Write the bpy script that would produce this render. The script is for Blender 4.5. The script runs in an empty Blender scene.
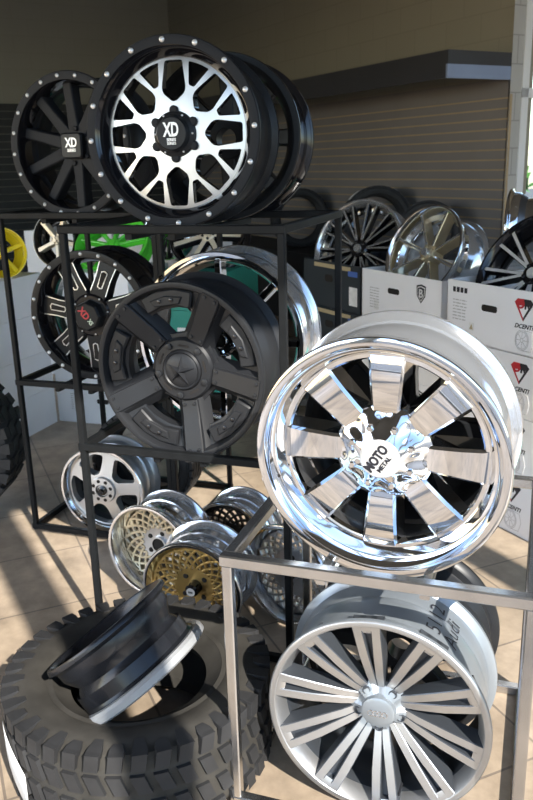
import bpy, bmesh, math, random
from mathutils import Vector, Matrix
random.seed(7)
S = bpy.context.scene
COL = S.collection
PI = math.pi
TAU = 2 * PI

# ------------------------------------------------------------------ camera
# world axes follow the display racks: +X along a rack's front, +Y towards its rear
cam_d = bpy.data.cameras.new('camera'); cam = bpy.data.objects.new('camera', cam_d); COL.objects.link(cam)
R_ = Vector((0.94646, 0.32171, -0.02667)); U_ = Vector((-0.06744, 0.27783, 0.95826)); B_ = Vector((0.31569, -0.90516, 0.28465))
cam.matrix_world = Matrix(((R_.x, U_.x, B_.x, 0), (R_.y, U_.y, B_.y, 0), (R_.z, U_.z, B_.z, 1.56), (0, 0, 0, 1)))
cam_d.sensor_fit = 'VERTICAL'; cam_d.sensor_height = 24.0; cam_d.lens = 796.24 / 800 * 24
cam_d.clip_start = 0.05; cam_d.clip_end = 200
cam_d.dof.use_dof = True; cam_d.dof.focus_distance = 2.05; cam_d.dof.aperture_fstop = 5.0
S.camera = cam

# the room is turned against the racks: u runs along the slat wall, v across the shop
AN = math.radians(47.7)
u3 = Vector((-math.sin(AN), math.cos(AN), 0)); v3 = Vector((math.cos(AN), math.sin(AN), 0))
def UV(a, b, z=0.0): return u3 * a + v3 * b + Vector((0, 0, z))
ROOM = -AN          # heading of -u seen as local +X   (local y = v)

# ------------------------------------------------------------------ light
world = bpy.data.worlds.new('sky'); S.world = world; world.use_nodes = True
wn = world.node_tree; wn.nodes.clear()
sky = wn.nodes.new('ShaderNodeTexSky'); sky.sky_type = 'NISHITA'; sky.sun_disc = False
sky.sun_elevation = math.radians(35.5); sky.sun_rotation = math.radians(230); sky.air_density = 1.0; sky.dust_density = 0.8; sky.ozone_density = 1.6
bg = wn.nodes.new('ShaderNodeBackground'); bg.inputs['Strength'].default_value = 0.46
wo = wn.nodes.new('ShaderNodeOutputWorld')
wn.links.new(sky.outputs[0], bg.inputs[0]); wn.links.new(bg.outputs[0], wo.inputs[0])
sun_d = bpy.data.lights.new('sun', 'SUN'); sun = bpy.data.objects.new('sun', sun_d); COL.objects.link(sun)
EL = math.radians(35.5)
sun.rotation_mode = 'QUATERNION'
sun.rotation_quaternion = (u3 * math.cos(EL) - Vector((0, 0, math.sin(EL)))).to_track_quat('-Z', 'Y')
sun_d.energy = 9.0; sun_d.color = (1.0, 0.95, 0.87); sun_d.angle = math.radians(0.55)
por_d = bpy.data.lights.new('daylight_portal', 'AREA'); por = bpy.data.objects.new('daylight_portal', por_d); COL.objects.link(por)
por_d.shape = 'RECTANGLE'; por_d.size = 12.0; por_d.size_y = 3.4; por_d.cycles.is_portal = True
por.location = UV(-1.36, 2.0, 1.8)
por.rotation_mode = 'QUATERNION'; por.rotation_quaternion = u3.to_track_quat('-Z', 'Z')
po2_d = bpy.data.lights.new('side_daylight_portal', 'AREA'); po2 = bpy.data.objects.new('side_daylight_portal', po2_d); COL.objects.link(po2)
po2_d.shape = 'RECTANGLE'; po2_d.size = 7.5; po2_d.size_y = 3.0; po2_d.cycles.is_portal = True
po2.location = UV(2.85, -4.72, 1.8); po2.rotation_mode = 'QUATERNION'; po2.rotation_quaternion = v3.to_track_quat('-Z', 'Z')  # sky portal for the added side window
vs = S.view_settings
vs.view_transform = 'Standard'; vs.look = 'None'; vs.exposure = 0.25; vs.gamma = 1.0; vs.use_curve_mapping = False

# ------------------------------------------------------------------ materials
MAT = {}
def mat(name, col, rough=0.5, metal=0.0, bump=None, noise=None, coat=0.0, spec=0.5, aniso=0.0):
    m = bpy.data.materials.new(name); m.use_nodes = True; nt = m.node_tree; b = nt.nodes['Principled BSDF']
    b.inputs['Base Color'].default_value = (*col, 1); b.inputs['Roughness'].default_value = rough
    b.inputs['Metallic'].default_value = metal; b.inputs['Specular IOR Level'].default_value = spec
    b.inputs['Coat Weight'].default_value = coat; b.inputs['Coat Roughness'].default_value = 0.08
    tc = nt.nodes.new('ShaderNodeTexCoord')
    if noise:
        sc, amt = noise[:2]
        n = nt.nodes.new('ShaderNodeTexNoise'); n.inputs['Scale'].default_value = sc; n.inputs['Detail'].default_value = 5
        nt.links.new(tc.outputs['Object'], n.inputs['Vector'])
        r = nt.nodes.new('ShaderNodeMapRange'); r.inputs[1].default_value = 0.3; r.inputs[2].default_value = 0.7
        r.inputs[3].default_value = 1 - amt; r.inputs[4].default_value = 1 + amt
        nt.links.new(n.outputs['Fac'], r.inputs[0])
        mx = nt.nodes.new('ShaderNodeMix'); mx.data_type = 'RGBA'; mx.blend_type = 'MULTIPLY'; mx.inputs[0].default_value = 1
        mx.inputs[6].default_value = (*col, 1); nt.links.new(r.outputs[0], mx.inputs[7])
        nt.links.new(mx.outputs[2], b.inputs['Base Color'])
    if bump:
        n2 = nt.nodes.new('ShaderNodeTexNoise'); n2.inputs['Scale'].default_value = bump[0]; n2.inputs['Detail'].default_value = 3
        nt.links.new(tc.outputs['Object'], n2.inputs['Vector'])
        bp = nt.nodes.new('ShaderNodeBump'); bp.inputs['Strength'].default_value = bump[1]; bp.inputs['Distance'].default_value = bump[2]
        nt.links.new(n2.outputs['Fac'], bp.inputs['Height']); nt.links.new(bp.outputs[0], b.inputs['Normal'])
    MAT[name] = m
    return m
mat('chrome', (0.74, 0.765, 0.80), 0.045, 1.0, noise=(6, 0.03))
mat('chrome_dull', (0.62, 0.63, 0.64), 0.16, 1.0, bump=(14, 0.12, 0.004))
mat('chrome_haze', (0.72, 0.75, 0.79), 0.14, 0.84, noise=(6, 0.04))
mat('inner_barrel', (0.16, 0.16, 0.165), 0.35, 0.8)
mat('polished', (0.80, 0.81, 0.82), 0.13, 1.0, noise=(9, 0.06))
mat('machined', (0.60, 0.61, 0.62), 0.32, 0.92, noise=(12, 0.05))
mat('machined_grey', (0.46, 0.46, 0.46), 0.36, 0.85, noise=(12, 0.05))
mat('alloy_paint', (0.27, 0.30, 0.33), 0.34, 0.55, noise=(5, 0.04))
mat('silver_paint', (0.42, 0.45, 0.48), 0.30, 0.75, noise=(5, 0.04))
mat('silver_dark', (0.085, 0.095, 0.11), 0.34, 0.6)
mat('gunmetal_black', (0.016, 0.017, 0.0195), 0.42, 0.0, bump=(180, 0.1, 0.0006), spec=0.3)
mat('matte_black', (0.018, 0.019, 0.022), 0.5, 0.0, spec=0.14, bump=(180, 0.1, 0.0006))
mat('satin_black', (0.014, 0.015, 0.017), 0.34, 0.0, spec=0.2, noise=(20, 0.1))
mat('steel_black', (0.011, 0.012, 0.015), 0.27, 0.0, spec=0.35, coat=0.1)
mat('gloss_black', (0.008, 0.008, 0.010), 0.10, 0.0, coat=0.3, spec=0.4)
mat('rivet', (0.80, 0.80, 0.80), 0.32, 0.6)
mat('milled', (0.82, 0.82, 0.82), 0.30, 0.8)
mat('gold', (0.66, 0.44, 0.15), 0.34, 0.75, noise=(14, 0.12))
mat('pale_gold', (0.62, 0.54, 0.38), 0.32, 0.8, noise=(14, 0.10))
mat('dark_gold', (0.05, 0.042, 0.034), 0.33, 0.6)
mat('bronze', (0.74, 0.67, 0.54), 0.34, 0.25)
mat('logo_silver', (0.80, 0.80, 0.80), 0.35, 0.4)
mat('logo_red', (0.50, 0.02, 0.03), 0.4)
mat('cap_white', (0.80, 0.80, 0.79), 0.25, 0.4, noise=(9, 0.03))
mat('logo_pale', (0.62, 0.74, 0.60), 0.4)
mat('ink', (0.012, 0.012, 0.018), 0.6)
mat('rubber', (0.026, 0.026, 0.027), 0.62, spec=0.3, noise=(8, 0.25), bump=(60, 0.15, 0.002))
mat('rubber_dusty', (0.042, 0.039, 0.034), 0.8, spec=0.2, noise=(9, 0.35), bump=(60, 0.2, 0.002))
mat('pale_lip', (0.26, 0.265, 0.27), 0.45, noise=(9, 0.12))
mat('rack_black', (0.011, 0.012, 0.013), 0.42, 0.0, spec=0.1, noise=(15, 0.2))
mat('rack_steel', (0.58, 0.585, 0.59), 0.26, 1.0, noise=(10, 0.12), bump=(30, 0.05, 0.002))
mat('carton_white', (0.87, 0.87, 0.88), 0.75, noise=(4, 0.03))
mat('carton_grey', (0.50, 0.49, 0.48), 0.8)
mat('carton_navy', (0.018, 0.022, 0.030), 0.5, noise=(5, 0.15))
mat('carton_teal', (0.02, 0.26, 0.20), 0.6, noise=(5, 0.1))
mat('carton_tan', (0.42, 0.34, 0.20), 0.8)
mat('carton_blue', (0.06, 0.13, 0.42), 0.6)
mat('paper', (0.75, 0.75, 0.73), 0.8, noise=(30, 0.1))
mat('hole', (0.015, 0.012, 0.010), 0.9)
mat('yellow', (0.85, 0.66, 0.02), 0.25, coat=0.5)
mat('green', (0.12, 0.72, 0.06), 0.25, coat=0.5)
mat('pool_green', (0.03, 0.40, 0.32), 0.5)
mat('ceiling_paint', (0.17, 0.165, 0.15), 0.9, noise=(2, 0.05))
mat('slat_board', (0.185, 0.172, 0.170), 0.55, noise=(2, 0.06))
mat('slat_groove', (0.36, 0.275, 0.165), 0.6, noise=(6, 0.1))
mat('fascia_dark', (0.035, 0.036, 0.042), 0.45, noise=(3, 0.1))
mat('fascia_lit_blue', (0.22, 0.28, 0.42), 0.4, noise=(3, 0.05))  # blue window light on the valance end, put into the colour
mat('frame_white', (0.70, 0.72, 0.74), 0.4, noise=(3, 0.03))
mat('pavement', (0.11, 0.11, 0.115), 0.9, noise=(1.5, 0.15))
mat('leaf', (0.07, 0.22, 0.04), 0.7, noise=(4, 0.4))
mat('plinth_black', (0.02, 0.02, 0.02), 0.6, noise=(3, 0.2))

def room_nodes(m):
    nt = m.node_tree; g = nt.nodes.new('ShaderNodeNewGeometry')
    mp = nt.nodes.new('ShaderNodeVectorRotate'); mp.rotation_type = 'Z_AXIS'; mp.inputs['Angle'].default_value = AN
    nt.links.new(g.outputs['Position'], mp.inputs['Vector'])
    return nt, mp      # rotated: x = -u, y = v
def floor_mat():
    m = mat('floor_tile', (0.42, 0.33, 0.25), 0.42); nt, mp = room_nodes(m); b = nt.nodes['Principled BSDF']
    of = nt.nodes.new('ShaderNodeVectorMath'); of.operation = 'ADD'; of.inputs[1].default_value = (4.56 + 20 * 0.456, -0.925 + 20 * 0.456, 0)
    nt.links.new(mp.outputs[0], of.inputs[0])
    br = nt.nodes.new('ShaderNodeTexBrick'); br.offset = 0.0; br.squash = 1.0
    br.inputs['Scale'].default_value = 1.0; br.inputs['Brick Width'].default_value = 0.456; br.inputs['Row Height'].default_value = 0.456
    br.inputs['Mortar Size'].default_value = 0.004; br.inputs['Mortar Smooth'].default_value = 0.1; br.inputs['Bias'].default_value = 0.0
    br.inputs['Color1'].default_value = (0.41, 0.325, 0.24, 1); br.inputs['Color2'].default_value = (0.34, 0.265, 0.19, 1)
    br.inputs['Mortar'].default_value = (0.20, 0.16, 0.125, 1)
    nt.links.new(of.outputs[0], br.inputs['Vector'])
    n = nt.nodes.new('ShaderNodeTexNoise'); n.inputs['Scale'].default_value = 7; n.inputs['Detail'].default_value = 7; n.inputs['Roughness'].default_value = 0.65
    nt.links.new(mp.outputs[0], n.inputs['Vector'])
    r = nt.nodes.new('ShaderNodeMapRange'); r.inputs[1].default_value = 0.3; r.inputs[2].default_value = 0.7; r.inputs[3].default_value = 0.62; r.inputs[4].default_value = 1.2
    nt.links.new(n.outputs['Fac'], r.inputs[0])
    mx = nt.nodes.new('ShaderNodeMix'); mx.data_type = 'RGBA'; mx.blend_type = 'MULTIPLY'; mx.inputs[0].default_value = 1
    nt.links.new(br.outputs['Color'], mx.inputs[6]); nt.links.new(r.outputs[0], mx.inputs[7]); nt.links.new(mx.outputs[2], b.inputs['Base Color'])
    bp = nt.nodes.new('ShaderNodeBump'); bp.inputs['Strength'].default_value = 0.35; bp.inputs['Distance'].default_value = 0.003
    iv = nt.nodes.new('ShaderNodeMath'); iv.operation = 'SUBTRACT'; iv.inputs[0].default_value = 1
    nt.links.new(br.outputs['Fac'], iv.inputs[1]); nt.links.new(iv.outputs[0], bp.inputs['Height']); nt.links.new(bp.outputs[0], b.inputs['Normal'])
    return m
def block_mat(name, c1, c2, mortar, along):
    m = mat(name, c1, 0.75); nt, mp = room_nodes(m); b = nt.nodes['Principled BSDF']
    sp = nt.nodes.new('ShaderNodeSeparateXYZ'); cb = nt.nodes.new('ShaderNodeCombineXYZ'); nt.links.new(mp.outputs[0], sp.inputs[0])
    ad = nt.nodes.new('ShaderNodeMath'); ad.operation = 'ADD'; ad.inputs[1].default_value = 20
    nt.links.new(sp.outputs[0 if along == 'u' else 1], ad.inputs[0]); nt.links.new(ad.outputs[0], cb.inputs[0]); nt.links.new(sp.outputs[2], cb.inputs[1])
    br = nt.nodes.new('ShaderNodeTexBrick'); br.offset = 0.5; br.inputs['Scale'].default_value = 1
    br.inputs['Brick Width'].default_value = 0.406; br.inputs['Row Height'].default_value = 0.203; br.inputs['Mortar Size'].default_value = 0.005
    br.inputs['Color1'].default_value = (*c1, 1); br.inputs['Color2'].default_value = (*c2, 1); br.inputs['Mortar'].default_value = (*mortar, 1)
    nt.links.new(cb.outputs[0], br.inputs['Vector']); nt.links.new(br.outputs['Color'], b.inputs['Base Color'])
    bp = nt.nodes.new('ShaderNodeBump'); bp.inputs['Strength'].default_value = 0.4; bp.inputs['Distance'].default_value = 0.004; bp.invert = True
    nt.links.new(br.outputs['Fac'], bp.inputs['Height']); nt.links.new(bp.outputs[0], b.inputs['Normal'])
    return m
floor_mat()
block_mat('block_tan', (0.27, 0.255, 0.205), (0.262, 0.247, 0.198), (0.235, 0.22, 0.178), 'u')
block_mat('block_pale', (0.40, 0.40, 0.39), (0.39, 0.39, 0.38), (0.27, 0.27, 0.26), 'v')
block_mat('block_cream', (0.55, 0.52, 0.45), (0.54, 0.51, 0.44), (0.42, 0.40, 0.35), 'u')  # unseen side wall, made pale to bounce light into the room
block_mat('block_left', (0.31, 0.295, 0.24), (0.305, 0.29, 0.236), (0.29, 0.275, 0.222), 'v')
gl = bpy.data.materials.new('window_glass'); gl.use_nodes = True
g_nt = gl.node_tree; g_nt.nodes.clear()
g_o = g_nt.nodes.new('ShaderNodeOutputMaterial'); g_t = g_nt.nodes.new('ShaderNodeBsdfTransparent'); g_g = g_nt.nodes.new('ShaderNodeBsdfGlossy')
g_g.inputs['Roughness'].default_value = 0.02; g_t.inputs[0].default_value = (0.95, 0.97, 0.96, 1)
g_m = g_nt.nodes.new('ShaderNodeMixShader'); g_m.inputs[0].default_value = 0.06
g_nt.links.new(g_t.outputs[0], g_m.inputs[1]); g_nt.links.new(g_g.outputs[0], g_m.inputs[2]); g_nt.links.new(g_m.outputs[0], g_o.inputs[0])
MAT['window_glass'] = gl

# ------------------------------------------------------------------ mesh helpers
class MB:
    """collects shapes; build() makes ONE mesh object"""
    def __init__(s): s.v = []; s.f = []; s.m = []
    def add(s, vs, fs, m=0):
        o = len(s.v); s.v += [tuple(x) for x in vs]
        for i, f in enumerate(fs):
            s.f.append(tuple(o + k for k in f)); s.m.append(m[i] if isinstance(m, list) else m)
        return s
    def box(s, c, d, m=0, M=None):
        x, y, z = (k / 2 for k in d)
        P = [Vector((a * x, b * y, e * z)) for a in (-1, 1) for b in (-1, 1) for e in (-1, 1)]
        if M is not None: P = [M @ q for q in P]
        c = Vector(c)
        return s.add([q + c for q in P], [(0, 1, 3, 2), (4, 6, 7, 5), (0, 4, 5, 1), (2, 3, 7, 6), (0, 2, 6, 4), (1, 5, 7, 3)], m)
    def bar(s, a, b, w, h=None, m=0, ch=0.12, up=Vector((0, 0, 1))):
        a = Vector(a); b = Vector(b); h = h or w; d = (b - a).normalized()
        if abs(d.dot(up)) > 0.9: up = Vector((0, 1, 0))
        x = d.cross(up).normalized(); y = x.cross(d).normalized(); c = min(w, h) * ch
        pr = [(-w / 2 + c, -h / 2), (w / 2 - c, -h / 2), (w / 2, -h / 2 + c), (w / 2, h / 2 - c), (w / 2 - c, h / 2), (-w / 2 + c, h / 2), (-w / 2, h / 2 - c), (-w / 2, -h / 2 + c)]
        vs_ = [e + x * p + y * q for e in (a, b) for p, q in pr]; n = len(pr)
        return s.add(vs_, [(i, (i + 1) % n, n + (i + 1) % n, n + i) for i in range(n)] + [tuple(range(n))[::-1], tuple(range(n, 2 * n))], m)
    def lathe(s, prof, n=72, m=0, closed=True):
        """prof: (r, depth) pairs turned about the local Y axis; m: index or list per segment"""
        vs_ = []; k = len(prof)
        for i in range(n):
            a = TAU * i / n; c, q = math.cos(a), math.sin(a)
            vs_ += [(max(r, 1e-4) * c, d, max(r, 1e-4) * q) for r, d in prof]
        fs = []; ms = []
        for i in range(n):
            j = (i + 1) % n
            for t in range(k if closed else k - 1):
                w = (t + 1) % k
                fs.append((i * k + t, j * k + t, j * k + w, i * k + w)); ms.append(m[t] if isinstance(m, list) else m)
        return s.add(vs_, fs, ms)
    def prism(s, poly, d0, d1, ch=0.0, m=0, mside=None, back_scale=1.0, dfun=None):
        """poly in the face plane (x, z); d0 front depth, d1 back depth; ch chamfer on the front edge"""
        if mside is None: mside = m
        n = len(poly); cx = sum(q[0] for q in poly) / n; cz = sum(q[1] for q in poly) / n
        ar = sum(poly[i][0] * poly[(i + 1) % n][1] - poly[(i + 1) % n][0] * poly[i][1] for i in range(n))
        if ar < 0: poly = poly[::-1]
        df = dfun or (lambda x, z: 0.0)
        def off(t):
            out = []
            for i in range(n):
                p0, p1, p2 = (Vector(poly[(i + k) % n]) for k in (-1, 0, 1))
                e1 = (p1 - p0).normalized(); e2 = (p2 - p1).normalized()
                n1 = Vector((-e1.y, e1.x)); n2 = Vector((-e2.y, e2.x)); b = n1 + n2
                b = b / max(b.length_squared * 0.5, 0.4)
                out.append(p1 + b * t)
            return out
        A = off(ch) if ch else [Vector(q) for q in poly]
        vs_ = [(q[0], d0 + df(*q), q[1]) for q in A]
        if ch: vs_ += [(q[0], d0 + ch + df(*q), q[1]) for q in poly]
        vs_ += [(cx + (q[0] - cx) * back_scale, d1 + (df(*q) if ch == 0 else 0), cz + (q[1] - cz) * back_scale) for q in poly]
        L = 3 if ch else 2; fs = [tuple(range(n))]; ms = [m]
        for l in range(L - 1):
            for i in range(n):
                j = (i + 1) % n; fs.append((l * n + i, (l + 1) * n + i, (l + 1) * n + j, l * n + j)); ms.append(mside)
        fs.append(tuple(range((L - 1) * n, L * n))[::-1]); ms.append(mside)
        return s.add(vs_, fs, ms)
    def tube(s, path, r, n=6, m=0, closed=False):
        P = [Vector(q) for q in path]; k = len(P); vs_ = []
        for i, q in enumerate(P):
            t = (P[(i + 1) % k] - P[i - 1]) if closed else (P[min(i + 1, k - 1)] - P[max(i - 1, 0)])
            t = t.normalized(); up = Vector((0, 1, 0)) if abs(t.y) < 0.9 else Vector((1, 0, 0))
            x = t.cross(up).normalized(); y = x.cross(t)
            vs_ += [q + x * r * math.cos(TAU * j / n) + y * r * math.sin(TAU * j / n) for j in range(n)]
        fs = [(i % k * n + j, i % k * n + (j + 1) % n, (i + 1) % k * n + (j + 1) % n, (i + 1) % k * n + j) for i in range(k if closed else k - 1) for j in range(n)]
        if not closed: fs += [tuple(range(n))[::-1], tuple(range((k - 1) * n, k * n))]
        return s.add(vs_, fs, m)
    def spoke(s, ang, st, ch=0.004, m=0, mside=None, twist=0.0):
        """st: (r, half width front, half width back, front depth, back depth[, lateral shift])"""
        if mside is None: mside = m
        c, q = math.cos(ang), math.sin(ang); vs_ = []; n = 6
        for e in st:
            r, hw, hb, df, db = e[:5]; t0 = e[5] if len(e) > 5 else 0
            for t, d in ((-hb, db), (-hw, df + ch), (-hw + ch, df), (hw - ch, df), (hw, df + ch), (hb, db)):
                t += t0; vs_.append((r * c - t * q, d, r * q + t * c))
        fs = []; ms = []
        for i in range(len(st) - 1):
            for j in range(n):
                fs.append((i * n + j, i * n + (j + 1) % n, (i + 1) * n + (j + 1) % n, (i + 1) * n + j)); ms.append(m if j == 2 else mside)
        fs += [tuple(range(n))[::-1], tuple(range((len(st) - 1) * n, len(st) * n))]; ms += [mside, mside]
        return s.add(vs_, fs, ms)
    def mesh(s, name, mats, sharp=32):
        me = bpy.data.meshes.new(name); me.from_pydata(s.v, [], s.f)
        for k in mats: me.materials.append(MAT[k])
        me.polygons.foreach_set('material_index', s.m)
        bm = bmesh.new(); bm.from_mesh(me); bmesh.ops.recalc_face_normals(bm, faces=bm.faces); bm.to_mesh(me); bm.free()
        me.shade_smooth(); me.set_sharp_from_angle(angle=math.radians(sharp)); me.update()
        return me
    def build(s, name, mats, parent=None, loc=None, sharp=32):
        return link(name, s.mesh(name, [mats] if isinstance(mats, str) else mats, sharp), parent, loc)
def link(name, me, parent=None, loc=None):
    o = bpy.data.objects.new(name, me); COL.objects.link(o)
    if parent: o.parent = parent
    if loc: o.location = loc
    return o
def tag(o, label=None, cat=None, group=None, kind=None):
    if label: o['label'] = label
    if cat: o['category'] = cat
    if group: o['group'] = group
    if kind: o['kind'] = kind
    return o
def thing(name, label, cat, M, group=None):
    o = bpy.data.objects.new(name, None); COL.objects.link(o); o.empty_display_size = 0.1
    o.matrix_world = M; return tag(o, label, cat, group)
def struct(name, mb, mats, M=None):
    o = mb.build(name, mats); o['kind'] = 'structure'
    if M is not None: o.matrix_world = M
    return o
def copy_tree(o, parent=None):
    c = o.copy(); COL.objects.link(c)
    if parent: c.parent = parent
    for ch in [k for k in o.children]: copy_tree(ch, c)
    return c
TXT = {}
def text_mesh(s, size, depth=0.001, align='CENTER', shear=0.0, sx=1.0, bold=0.0):
    cu = bpy.data.curves.new('t', 'FONT'); cu.body = s; cu.size = size; cu.extrude = depth; cu.align_x = align; cu.align_y = 'CENTER'
    cu.shear = shear; cu.offset = bold; cu.resolution_u = 3
    o = bpy.data.objects.new('t', cu); COL.objects.link(o); dg = bpy.context.evaluated_depsgraph_get()
    me = bpy.data.meshes.new_from_object(o.evaluated_get(dg)); bpy.data.objects.remove(o); bpy.data.curves.remove(cu)
    out = ([(q.co.x * sx, q.co.y, q.co.z) for q in me.vertices], [tuple(p.vertices) for p in me.polygons]); bpy.data.meshes.remove(me)
    return out
def add_text(mb, s, size, x, z, d, rot=0.0, m=0, **k):
    """lettering standing on the face plane (x, z) at depth d, facing -Y"""
    vs_, fs = text_mesh(s, size, **k); c, q = math.cos(rot), math.sin(rot)
    mb.add([(x + a * c - b * q, d - e, z + a * q + b * c) for a, b, e in vs_], fs, m)
def pol(r, a): return (r * math.cos(a), r * math.sin(a))
def rounded(poly, rad, n=4):
    out = []; k = len(poly)
    for i in range(k):
        a, b, c = Vector(poly[i - 1]), Vector(poly[i]), Vector(poly[(i + 1) % k])
        e1 = (a - b); e2 = (c - b); r = min(rad, e1.length * 0.45, e2.length * 0.45)
        p = b + e1.normalized() * r; q = b + e2.normalized() * r
        for j in range(n + 1):
            t = j / n; out.append(tuple((1 - t) ** 2 * p + 2 * t * (1 - t) * b + t * t * q))
    return out
def turn(poly, a):
    c, s = math.cos(a), math.sin(a); return [(x * c - z * s, x * s + z * c) for x, z in poly]

def cut_disc(prof, windows, d0, d1, taper, mats, front_limit=0.3, n=96, side=1, name='face'):
    """turned disc with window openings cut through; faces looking outwards get slot 0, window walls slot 1"""
    disc = MB().lathe(prof, n); cut = MB()
    for w in windows: cut.prism(w, d0, d1, back_scale=taper)
    a = disc.build('cut_a', mats); b = cut.build('cut_b', mats)
    md = a.modifiers.new('b', 'BOOLEAN'); md.operation = 'DIFFERENCE'; md.object = b; md.solver = 'EXACT'
    dg = bpy.context.evaluated_depsgraph_get(); me = bpy.data.meshes.new_from_object(a.evaluated_get(dg)); me.name = name
    ma, mb_ = a.data, b.data
    bpy.data.objects.remove(a); bpy.data.objects.remove(b); bpy.data.meshes.remove(ma); bpy.data.meshes.remove(mb_)
    for p in me.polygons: p.material_index = 0 if p.normal.y < -front_limit else side
    me.shade_smooth(); me.set_sharp_from_angle(angle=math.radians(32))
    return me

# ------------------------------------------------------------------ wheel helpers (face looks along local -Y, Z up)
def wheel_thing(label, C, yaw, el, R, group=None, cat='wheel', spin=0.0, name='alloy_wheel', n=None):
    if n is None: M = Matrix.Translation(C) @ Matrix.Rotation(math.radians(yaw), 4, 'Z') @ Matrix.Rotation(-math.radians(el), 4, 'X')
    else:
        y = -Vector(n).normalized(); x = y.cross(Vector((0, 0, 1))).normalized(); z = x.cross(y)
        M = Matrix(((x.x, y.x, z.x, C[0]), (x.y, y.y, z.y, C[1]), (x.z, y.z, z.z, C[2]), (0, 0, 0, 1)))
    t = thing(name, label, cat, M @ Matrix.Translation((0, 0, -R)), group)
    t['_r'] = R; return t
class Wheel:
    def __init__(s, *a, **k):
        s.t = wheel_thing(*a, **k); s.R = s.t['_r']; del s.t['_r']
    def put(s, name, mb, mats, parent=None, sharp=32):
        me = mb.mesh(name, [mats] if isinstance(mats, str) else mats, sharp) if isinstance(mb, MB) else mb
        if parent: return link(name, me, parent)
        return link(name, me, s.t, (0, 0, s.R))
    def repeat(s, name, mb, mats, spots, parent=None, label=None):
        me = mb.mesh(name, [mats] if isinstance(mats, str) else mats)
        for x, d, z in spots:
            o = link(name, me, parent or s.t, (x, d, z + (0 if parent else s.R)))
            if label: o['label'] = label
def rim_prof(R, W, lip, fr, fd, drop=0.045, t=0.008, Rb=None):
    """closed section: lip = [(r, d)...] from the outer edge inwards to the face seat (fr, fd)"""
    Rb = Rb or R
    outer = [(R - 0.001, 0.003), (R, 0.006), (R, 0.013), (R - 0.010, 0.017), (R - 0.017, 0.024), (R - 0.019, 0.050), (R - 0.024, 0.058),
             (R - drop, 0.085), (R - drop, W * 0.52), (R - 0.030 if drop > 0.03 else R - drop, W * 0.62), (R - 0.026, W * 0.66), (R - 0.021, W - 0.062), (R - 0.019, W - 0.026), (Rb - 0.012, W - 0.018), (Rb - 0.001, W - 0.012), (Rb, W - 0.004), (Rb - 0.003, W)]
    inner = [(Rb - 0.014, W), (R - 0.028, W - 0.03), (R - 0.033, W * 0.66), (R - drop - t, W * 0.52), (min(R - drop - t, fr), max(0.10, fd + 0.03)), (fr, fd + 0.022)]
    return outer + inner + [(fr, fd)] + lip[::-1], len(outer), len(inner)
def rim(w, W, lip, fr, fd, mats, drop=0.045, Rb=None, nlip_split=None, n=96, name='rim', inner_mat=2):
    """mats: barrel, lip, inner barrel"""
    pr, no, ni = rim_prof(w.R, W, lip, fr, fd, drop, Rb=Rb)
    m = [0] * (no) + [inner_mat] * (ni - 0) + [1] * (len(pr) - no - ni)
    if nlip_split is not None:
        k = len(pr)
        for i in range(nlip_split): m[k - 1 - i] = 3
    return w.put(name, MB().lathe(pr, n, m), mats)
def rivet_mb(r=0.0065, h=0.005):
    return MB().lathe([(0, -h), (r * 0.55, -h * 0.85), (r * 0.9, -h * 0.45), (r, 0.001), (0, 0.001)], 10, closed=False)
def nut_mb(r=0.010, h=0.02, hexa=6):
    return MB().lathe([(0, -h), (r * 0.7, -h), (r, -h * 0.8), (r, 0.004), (0, 0.004)], hexa, closed=False)
def ring_spots(r, d, n, a0=0.0): return [(r * math.cos(a0 + TAU * i / n), d, r * math.sin(a0 + TAU * i / n)) for i in range(n)]
def back_disc(w, r, d, mats='matte_black', r0=0.03): # hub pad behind a face
    w.put('hub_pad', MB().lathe([(r0, d), (r, d), (r, d + 0.03), (r0, d + 0.03)], 48), mats)

# ================================================================== ROOM
ZC = 4.05
VS = 4.79; UN = 4.776; UF = 11.48; UW = -1.3; V0 = -4.5; V1 = 8.0
MR = Matrix.Identity(4)
def slab(mb, a0, a1, b0, b1, z0, z1, m=0):
    P = [UV(a, b, z) for a in (a0, a1) for b in (b0, b1) for z in (z0, z1)]
    return mb.add(P, [(0, 1, 3, 2), (4, 6, 7, 5), (0, 4, 5, 1), (2, 3, 7, 6), (0, 2, 6, 4), (1, 5, 7, 3)], m)
struct('floor', slab(MB(), UW - 0.1, UF + 0.1, V0 - 0.1, V1 + 0.1, -0.1, 0.0), 'floor_tile')
struct('ceiling', slab(MB(), UW - 0.1, UF + 0.1, V0 - 0.1, V1 + 0.1, ZC, ZC + 0.1), 'ceiling_paint')
struct('wall_back', slab(MB(), UN + 0.0, UF, VS + 0.02, VS + 0.22, 0, ZC), 'block_tan')
# far wall with a dark panelled lower part
fw = MB(); slab(fw, UF, UF + 0.2, V0, VS + 0.22, 0, ZC, 0)
struct('wall_left', fw, 'block_left')
fp = MB()
for i in range(24): slab(fp, UF - 0.025, UF, V0, VS, 0.1 + i * 0.0965, 0.1 + i * 0.0965 + 0.09)
struct('trim_1', fp, 'plinth_black')
# slat panelling: boards over a tan backing that shows in the grooves
sb = MB(); slab(sb, UN + 0.03, UF - 0.03, VS + 0.005, VS + 0.02, 0.0, 2.02, 1)
z = 0.02
while z < 1.96:
    slab(sb, UN + 0.03, UF - 0.03, VS - 0.004, VS + 0.006, z, z + 0.0640, 0); z += 0.0762
slab(sb, UN - 0.008, UN + 0.001, VS - 0.012, VS + 0.008, 0.0, 2.02, 1)
struct('trim_2', sb, ['slat_board', 'slat_groove'])
#  and the valance
struct('trim_3', slab(MB(), UN + 0.03, UF - 0.03, VS - 0.004, VS + 0.02, 2.0, 2.14), 'slat_board')
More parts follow.
